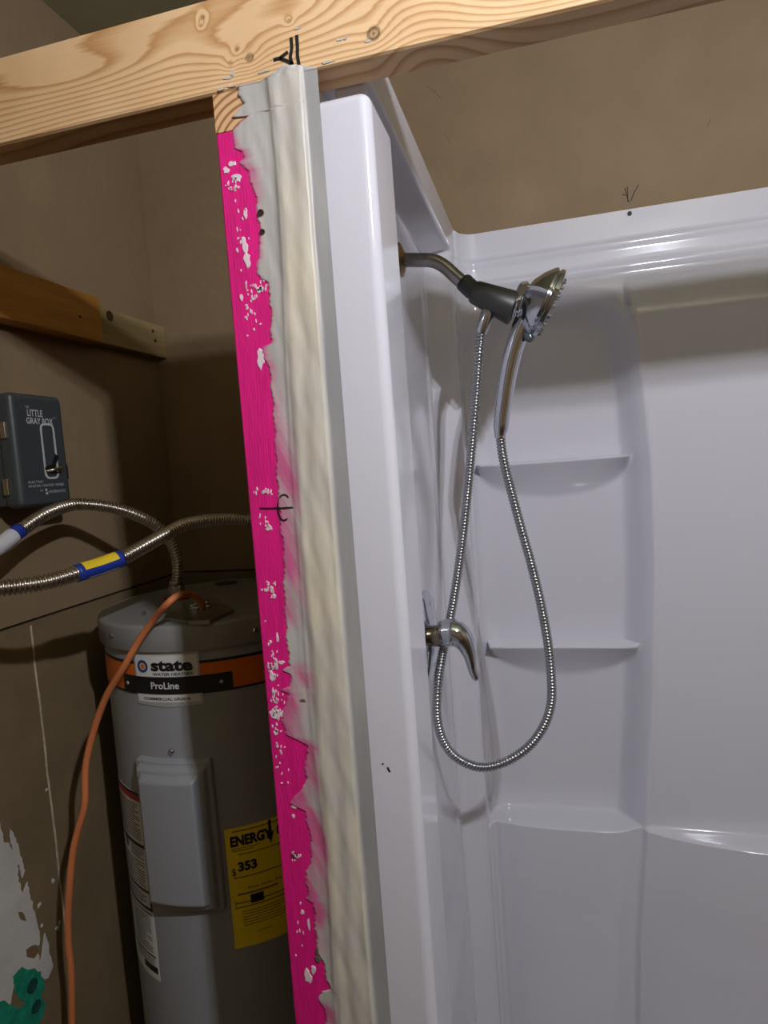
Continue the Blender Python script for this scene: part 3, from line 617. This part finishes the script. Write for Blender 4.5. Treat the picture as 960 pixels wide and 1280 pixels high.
# ------------------------------------------------------------------ corrugated connectors
def connector(name, label, pts, r, nip):
    t = empty(name, nip, label, 'pipe', 'corrugated water connectors')
    tube('corrugated_tube', pts, r, M_STEEL, t, n=14, ref=(.3, 1, .2), rid=(.0060, .0019))
    lathe('hex_nut', [(.0150, .006), (.0150, .024), (.0125, .027), (.0120, .034)], nip, (0, 0, 1), M_STEEL, t, 6, 20)
    return t
M_BLUE = mat('sleeve_blue', (34, 58, 150), .4); M_SYEL = mat('sleeve_yellow', (236, 206, 40), .45); M_SW = mat('sleeve_white', (206, 208, 214), .45)
def sleeve(pts, r, parent, stripe, mats, seg):
    C, s = spline(pts, .004); k0, k1 = [int(len(C) * q) for q in seg]; C = C[k0:k1]
    o = obj('sleeve', *tube_geo(C, np.full(len(C), r), 24, (0, 0, 1)), mats[0], parent, True)
    v, f = tube_geo(C[2:-2] if stripe[1] < 6 else C[4:], np.full(len(C) - 4, r + .0006), 12 if stripe[1] < 6 else 25, (0, 0, 1), stripe[0], stripe[1]); obj('sleeve_band', v, f, mats[1], o, True)
    pg = []
    for a, b, k0, k1 in ([(4.3, 4.6, 4, 9), (4.8, 5.0, 4, 12), (5.2, 5.5, 6, 14), (5.7, 5.9, 4, 10)] if stripe[1] > 6 else [(1.92, 2.02, 2, 18), (4.9, 5.2, 5, 9), (4.9, 5.2, 11, 14), (5.5, 5.6, 3, 16), (2.3, 2.36, 2, 19)]):
        pg.append(tube_geo(C[k0:k1], np.full(len(C[k0:k1]), r + .0009), 4, (0, 0, 1), a, b))
    obj('sleeve_print', *merge(pg), M_INK if stripe[1] > 6 else M_SW, o, True)['kind'] = 'stuff'
    return C
# path of the upper connector: from the lid up, over and towards the wall at left
ny = NP.y
up = [(NP.x, NP.y, ZT + .025), at_y(222, 716, ny), at_y(221, 698, ny - .003), at_y(212, 676, ny - .012), at_y(192, 655, ny - .035), at_y(160, 640, ny - .08)]
XU = XB + .014
up += [at_y(125, 632, (ny - .08 + at_x(92, 631, XU).y) / 2), at_x(92, 631, XU), at_x(60, 641, XU), at_x(30, 660, XU), at_x(0, 682, XU), at_x(-40, 708, XU)]
up += [Vector((XU - .02, up[-1].y - .03, up[-1].z - .015)), Vector((XL + .004, up[-1].y - .05, up[-1].z - .02))]
c1 = connector('corrugated_connector', 'corrugated steel water connector rising from the heater lid below timer box', up, .0092, NP)
lathe('wall_flange', [(.024, 0), (.024, .003), (.014, .008)], up[-1], (1, 0, 0), M_STEEL, c1, 20)
sl = [at_x(38, 654, XU), at_x(22, 665, XU), at_x(0, 682, XU), at_x(-25, 698, XU)]
sleeve(sl, .0120, c1, (0, 2 * math.pi), (M_BLUE, M_SW), (.22, 1))
lo = [(XL + .002, -.06, 1.478), at_y(-60, 741, .02), at_y(-20, 737, .05), at_y(20, 733, .075), at_y(60, 727, .105), at_y(95, 717, .14), at_y(125, 708, .175), at_y(152, 698, .205), at_y(180, 683, .245), at_y(205, 669, .285), at_y(228, 657, .33), at_y(255, 651, .38), at_y(285, 649, .43), at_y(312, 650, .47)]
lo += [Vector((-.522, .495, 1.535)), Vector((-.507, .500, 1.50)), Vector((-.505, .50, 1.45)), Vector((NP2.x, NP2.y, ZT + .03))]
c2 = connector('corrugated_connector', 'corrugated steel water connector with yellow sleeve passing behind the pink stud', lo, .0094, NP2)
lathe('wall_flange', [(.024, 0), (.024, .003), (.014, .008)], lo[0], (1, 0, 0), M_STEEL, c2, 20)
sl = [at_y(95, 717, .14), at_y(125, 708, .175), at_y(152, 698, .205)]
sleeve(sl, .0125, c2, (math.radians(15), math.radians(125)), (M_BLUE, M_SYEL), (0, 1))

# ------------------------------------------------------------------ orange cable
cy0 = at_z(252, 756, zl + .02).y
cb = [at_z(254, 760, zl + .012), at_y(250, 750, cy0 - .01), at_y(238, 743, cy0 - .03), at_y(225, 744, cy0 - .06), at_y(212, 752, cy0 - .095), at_y(192, 775, .248), at_y(173, 802, .250), at_y(154, 835, .243), at_y(133, 870, .250), at_y(117, 914, .252), at_y(107, 958, .245), at_y(106, 1005, .235), at_y(98, 1035, .23), at_y(91, 1066, .225), at_y(87, 1110, .22), at_y(85, 1148, .22), at_y(86, 1185, .22), at_y(89, 1215, .22), at_y(90, 1280, .22), at_y(92, 1500, .22)]
cb.append(Vector((cb[-1].x, cb[-1].y - .02, .008))); cb.append(Vector((cb[-1].x + .06, cb[-1].y - .25, .008)))
tag(tube('power_cable', cb, .0055, mat('orange_jacket', (206, 122, 74), .5), None, .01, 10, (0, 1, 0)), 'orange power cable arching off the water heater lid and hanging down', 'cable')

# ------------------------------------------------------------------ shower surround
SR = 1.37                                             # far right end of the stall
ss = empty('shower_surround', (.6, .4, 0), 'glossy white moulded shower surround with shelves, behind chrome hand shower', 'shower')
# back panel as a relief over x and z; p is how far it stands proud of the nailing flange at y = .76
YS, XA = .758, -.158
xs = np.r_[np.arange(XA - .016, .26, .004), np.linspace(.264, SR + .01, 120)]
zb_ = [np.arange(.10, 2.056, .006)]
for z0 in (1.583, 1.206, .835): zb_.append(z0 + np.array([-.004, -.003, -.002, -.001, -.0004, .0002, .0008, .0016, .003]))
zs = np.unique(np.round(np.concatenate(zb_ + [[2.055]]), 5))
X, Z = np.meshgrid(xs, zs)
Xs = np.where(X > (XA + SR) / 2, XA + SR - X, X)
xe = np.interp(Z, [.1, .36, .60, .83, 1.1, 1.369, 1.55, 1.705, 1.8, 1.886, 2.1], [.112, .114, .125, .148, .172, .187, .189, .181, .172, .160, .150])
def sstep(z0, z1, z): return sm(z1, z0, z)            # 0 above z1, 1 below z0
p = .010 * sstep(1.996, 2.001, Z) + .004 * np.exp(-((Z - 1.992) / .004) ** 2) + .012 * sstep(1.950, 1.956, Z) + .004 * np.exp(-((Z - 1.944) / .006) ** 2) + .004 * sstep(1.90, 1.94, Z)
arch = sstep(1.845, 1.925, Z + .035 * np.clip(np.abs(Xs - .01) / .15, 0, 1) ** 2 * (Xs < xe))
pan = sm(-.052, .002, Xs - xe)                        # 1 on the main panel, 0 in the shelf bay
main = .024 + .005 * np.exp(-((Xs - xe - .003) / .006) ** 2) + .008 * np.sin(np.clip((Xs - xe) / .45, 0, 1) * math.pi)
bayd = -.024 - .008 * np.cos(np.clip((Xs - .01) / .16, -1, 1) * math.pi / 2)
lowb = sm(.838, .832, Z)
lens = np.sqrt(np.clip(1 - (1 - np.clip((Xs - xe) / .42, 0, 1)) ** 2, 0, 1))
main = main + lowb * .062 * lens * sm(-.1, .75, Z + .02 - .05) ** .0
xc, hw = .006, .150
env = np.clip(1 - ((Xs - xc) / hw) ** 2, 0, 1)
for z0, dd in ((1.583, .052), (1.206, .058)):
    h = .010 + .066 * np.sqrt(env); q = np.clip((Z - (z0 - h)) / h, 0, 1)
    prof = np.where(Z <= z0 + .0006, q ** 1.25, 0) * (1 - .10 * sm(z0 - .004, z0 + .0006, Z))
    bayd = bayd + dd * prof * sm(0, .05, env)
bayd = bayd + lowb * (.046 + .036 * np.sqrt(env))
body = main * pan + bayd * (1 - pan)
p = p + arch * (body - 0 * p) + (1 - arch) * .004
p = p * 1.0
R = .040; dc = np.maximum(Xs - XA, 0)
p = p + np.where(dc < R, R - np.sqrt(np.clip(R * R - (R - dc) ** 2, 0, None)), 0)
grid('back_panel', np.stack([X, YS - p, Z], -1), M_GEL, ss)
# plumbing end panel as a relief over y and z; q is how far it stands proud of x = -.208
XW = -.2085
ys = np.r_[np.arange(.050, .16, .003), np.arange(.16, .765, .006)]; zs = np.r_[np.arange(.10, 1.93, .012), np.arange(1.93, 2.056, .003)]
Y, Z = np.meshgrid(ys, zs)
q = .062 * sm(.112, .088, Y) * sm(1.952, 1.945, Z)
top = .0485 * sm(1.985, 2.003, Z)
bk = .0485 * sm(.615, .662, Y)
q = np.maximum(np.maximum(q, top), bk * 1.0) + .004 * np.exp(-((Y - .585) / .010) ** 2) * sm(1.93, 1.88, Z) + .012 * sm(.84, .70, Z) * sm(.20, .30, Y) * sm(.62, .55, Y)
q = np.minimum(q, .0605)
grid('end_panel', np.stack([XW + q, Y, Z], -1), M_GEL, ss)
box('front_column', (-.205, .0005, .10), (-.1455, .096, 1.955), M_GEL, ss, .011, 5)
box('top_flange', (-.190, .0395, 1.94), (-.1585, .052, 2.055), M_GEL, ss, .002)
# far end, base and threshold
box('end_panel', (SR - .004, .05, .10), (SR + .045, .765, 2.055), M_GEL, ss, .006)
box('front_column', (SR - .0145, .0005, .10), (SR + .045, .096, 1.955), M_GEL, ss, .011, 5)
box('shower_tray', (-.205, .02, .0), (SR + .045, .768, .11), M_GEL, ss, .008)
box('threshold', (-.205, .0, .0), (SR + .045, .10, .17), M_GEL, ss, .014, 4)
# screw and hole in the flange, black tick on the column
pt = at_y(787, 267, YS - .0042); lathe('screw_hole', [(.0042, 0), (.0042, .0012), (.002, .0014)], pt, (0, -1, 0), M_INK, ss, 14)
obj('ink_tick', *merge([ribbon([at_y(u, v, .0003) for u, v in pl], .0018, (0, -1, 0)) for pl in ([(484.5, 959), (487.5, 965)], [(478, 954), (479, 955.5)])]), M_INK, ss)

# ------------------------------------------------------------------ shower arm, hand shower, hose
YA = .400
V = lambda u, v, y=YA: at_y(u, v, y)
sa = empty('shower_fixture', (XW, YA, V(505, 325).z), 'bent dull nickel shower pipe with dark grey diverter on the white end wall', 'shower fitting')
a0 = V(500, 325); a0.x = XW
tube('pipe', [a0, V(520, 325), V(538, 325.5), V(548, 328.5), V(558, 335), V(570, 346), V(584, 358)], .0105, M_NICKEL, sa, .003, 20, (0, 1, 0))
lathe('escutcheon', [(.026, 0), (.025, .003), (.015, .007), (.0115, .009)], (XW, YA, a0.z), (1, 0, 0), mat('rusty_chrome', (150, 128, 100), .3, 1, var=.3, vscale=120), sa, 28)
hs = empty('hand_shower', V(640, 400), 'chrome hand shower with round head and curved handle, docked on grey diverter', 'shower head')
def seg(name, prof, p, q, m, parent, n=28, sharp=35):
    """lathe along p->q; prof radii in metres at fractions of the length"""
    d = (q - p); return lathe(name, [(r, t * d.length) for r, t in prof], p, d, m, parent, n, sharp)
dv = seg('diverter', [(.0150, 0), (.0176, .06), (.0200, .35), (.0202, .37), (.0255, .97), (.0245, 1)], V(591, 364), V(643, 386), M_DGREY, sa)
seg('collar', [(.0125, 0), (.0140, .12), (.0140, .85), (.0115, 1)], V(578, 351), V(594, 366), mat('black_nut', (44, 44, 44), .45), dv, 8, 20)
seg('outlet', [(.0105, 0), (.0112, .2), (.0092, .85), (.0080, 1)], V(611, 388), V(601, 417), M_CHROME, dv)
seg('cradle', [(.0170, 0), (.0200, .2), (.0200, .5), (.0175, .55), (.0175, .75), (.0205, .8), (.0190, 1)], V(640, 378), V(658, 385.5), M_CHROME, sa)
wv, wf = [], []
for yy in (YA - .013, YA + .013):
    for u, v in ((641, 372), (650, 353), (660, 351), (664, 362), (662, 384), (655, 399), (646, 397)): wv.append(V(u, v, yy))
wf = [tuple(range(7)), tuple(range(7, 14))] + [(i, (i + 1) % 7, 7 + (i + 1) % 7, 7 + i) for i in range(7)]
ck = obj('dock_bracket', wv, wf, M_CHROME, sa); bm_ = ck.modifiers.new('bevel', 'BEVEL'); bm_.width = .003; bm_.segments = 3
# head disc: its face looks right, down and slightly away
hc = V(672, 377); nrm = (V(730, 399, YA + .010) - V(679, 377)).normalized()
hd = lathe('head', [(.003, -.024), (.014, -.0235), (.028, -.018), (.042, -.008), (.050, .000), (.0545, .005), (.0545, .008), (.0520, .0095), (.0520, .011), (.0555, .0125), (.0550, .018), (.050, .020)], hc, nrm, M_CHROME, hs, 48, 30)
lathe('spray_face', [(.0495, .0185), (.047, .0200), (.010, .0215), (.002, .0216)], hc, nrm, mat('nozzle_grey', (120, 122, 124), .4), hd, 40)
tA = nrm.orthogonal().normalized(); tB = nrm.cross(tA)
nzl = merge([lathe_geo([(.0028, .0195), (.0022, .0245), (.001, .0250)], hc + (tA * math.cos(k * 6.2832 / 18) + tB * math.sin(k * 6.2832 / 18)) * .042, nrm, 8) for k in range(18)] + [lathe_geo([(.0028, .0205), (.0022, .0250), (.001, .0255)], hc + (tA * math.cos(k * 6.2832 / 10) + tB * math.sin(k * 6.2832 / 10)) * .024, nrm, 8) for k in range(10)])
nz = obj('nozzle', *nzl, MATS['nozzle_grey'], hd, True); nz['kind'] = 'stuff'
seg('pause_knob', [(.003, 0), (.0062, .2), (.0080, .5), (.0072, .8), (.003, 1)], V(657, 413, YA - .012), V(665, 427, YA - .012), mat('smoked_button', (84, 94, 96), .2, .3), hs, 18)
tube('handle', [V(668, 376), V(660, 393), V(651, 412), V(643, 435), V(636, 464), V(631, 495), V(627.5, 520), V(625, 545)], lambda s: .0165 - .0050 * s if s < .93 else .0119 - (s - .93) * .05, M_CHROME, hs, .003, 24, (0, 1, 0))
lathe('dock_ring', [(.0160, -.009), (.0185, -.007), (.0185, .007), (.0160, .009)], V(657, 386, YA - .003), (V(668, 362) - V(648, 412)), M_CHROME, sa, 28)
hp = [V(602, 413), V(599, 440), V(597, 470, YA + .005), V(594, 510, YA + .010), V(590, 555, YA + .016), V(584, 620, YA + .024), V(576, 690, YA + .030), V(567, 750, YA + .033), V(559, 790, YA + .032), V(550, 835, YA - .010), V(546.5, 870, YA - .034), V(547, 900, YA - .034), V(555, 928, YA - .028), V(572, 948, YA - .020), V(600, 959, YA - .012), V(630, 953, YA - .006), V(660, 934, YA - .002), V(680, 907), V(689, 878), V(689, 845), V(685, 805), V(676, 755), V(664, 705), V(650, 655), V(638, 610), V(629, 573), V(625, 542)]
sh = empty('shower_hose', V(600, 959), 'looped flexible metal shower hose hanging from the hand shower', 'hose')
tube('corrugated_hose', hp, .0066, M_HOSE, sh, n=12, ref=(0, 1, 0), rid=(.0052, .0012))
seg('end_nut', [(.0085, 0), (.0092, .5), (.0085, 1)], V(626, 528), V(625, 548), M_CHROME, sh, 20)

# ------------------------------------------------------------------ mixer valve
ZV = V(533, 795).z
mv = empty('mixer_valve', (XW, YA, ZV), 'chrome shower mixer with curved lever on the white end wall', 'tap')
lathe('face_plate', [(.075, 0), (.0748, .003), (.070, .006), (.050, .009), (.022, .011), (.018, .011)], (XW, YA, ZV), (1, 0, 0), M_CHROME, mv, 48, 40)
for s in (-1, 1): lathe('screw', [(.006, 0), (.0055, .003), (.002, .004)], (XW + .006, YA + .010, ZV + s * .050), (1, 0, 0), M_CHROME, mv, 14)
x1 = V(553, 793).x
lathe('stem', [(.0176, .008), (.0176, x1 - XW)], (XW, YA, ZV), (1, 0, 0), mat('brown_reflection_chrome', (150, 140, 118), .15, 1), mv, 28)  # chrome stem, its brownish reflection painted into the base colour
lp = [V(551, 793, YA - .004), V(560, 791, YA - .004), V(570, 792, YA - .005), V(578, 799, YA - .006), V(584, 810, YA - .007), V(588, 823, YA - .008), V(590.5, 836, YA - .008), V(594, 845, YA - .008), V(596.5, 850, YA - .008)]
tube('lever', lp, lambda s: float(np.interp(s, [0, .04, .18, .35, .5, .65, .8, .95, 1], [.019, .0222, .0228, .0192, .0135, .0095, .0074, .0068, .004])), M_CHROME, mv, .002, 28, (0, 1, 0))

# ------------------------------------------------------------------ ceiling light that lights the room (out of frame)
M_BULB = bpy.data.materials.new('bulb_glow'); M_BULB.use_nodes = True
bb = M_BULB.node_tree.nodes['Principled BSDF']; bb.inputs['Emission Color'].default_value = (*BULB_COL, 1); bb.inputs['Emission Strength'].default_value = BULBS[0][1]
cl = empty('ceiling_light', (.437, -.72, ZC), 'two-bulb ceiling light in front of the shower stall', 'light')
lathe('canopy', [(.09, 0), (.088, -.012), (.05, -.028), (.03, -.030)], (.437, -.72, ZC - .0005), (0, 0, 1), M_NICKEL, cl)
for (bx, by, bz), e in BULBS:
    tube('drop_rod', [(.437, -.72, ZC - .02), ((.437 + bx) / 2, (-.72 + by) / 2, ZC - .06), (bx, by, bz + .16), (bx, by, bz + .05)], .004, M_NICKEL, cl, .01, 10)
    lathe('socket', [(.008, .014), (.011, .018), (.011, .045), (.006, .055)], (bx, by, bz), (0, 0, 1), M_NICKEL, cl)
    lathe('bulb', [(.002, -.0125), (.007, -.0105), (.0105, -.006), (.0115, 0), (.0105, .006), (.008, .015)], (bx, by, bz), (0, 0, 1), M_BULB, cl, 20, 80)
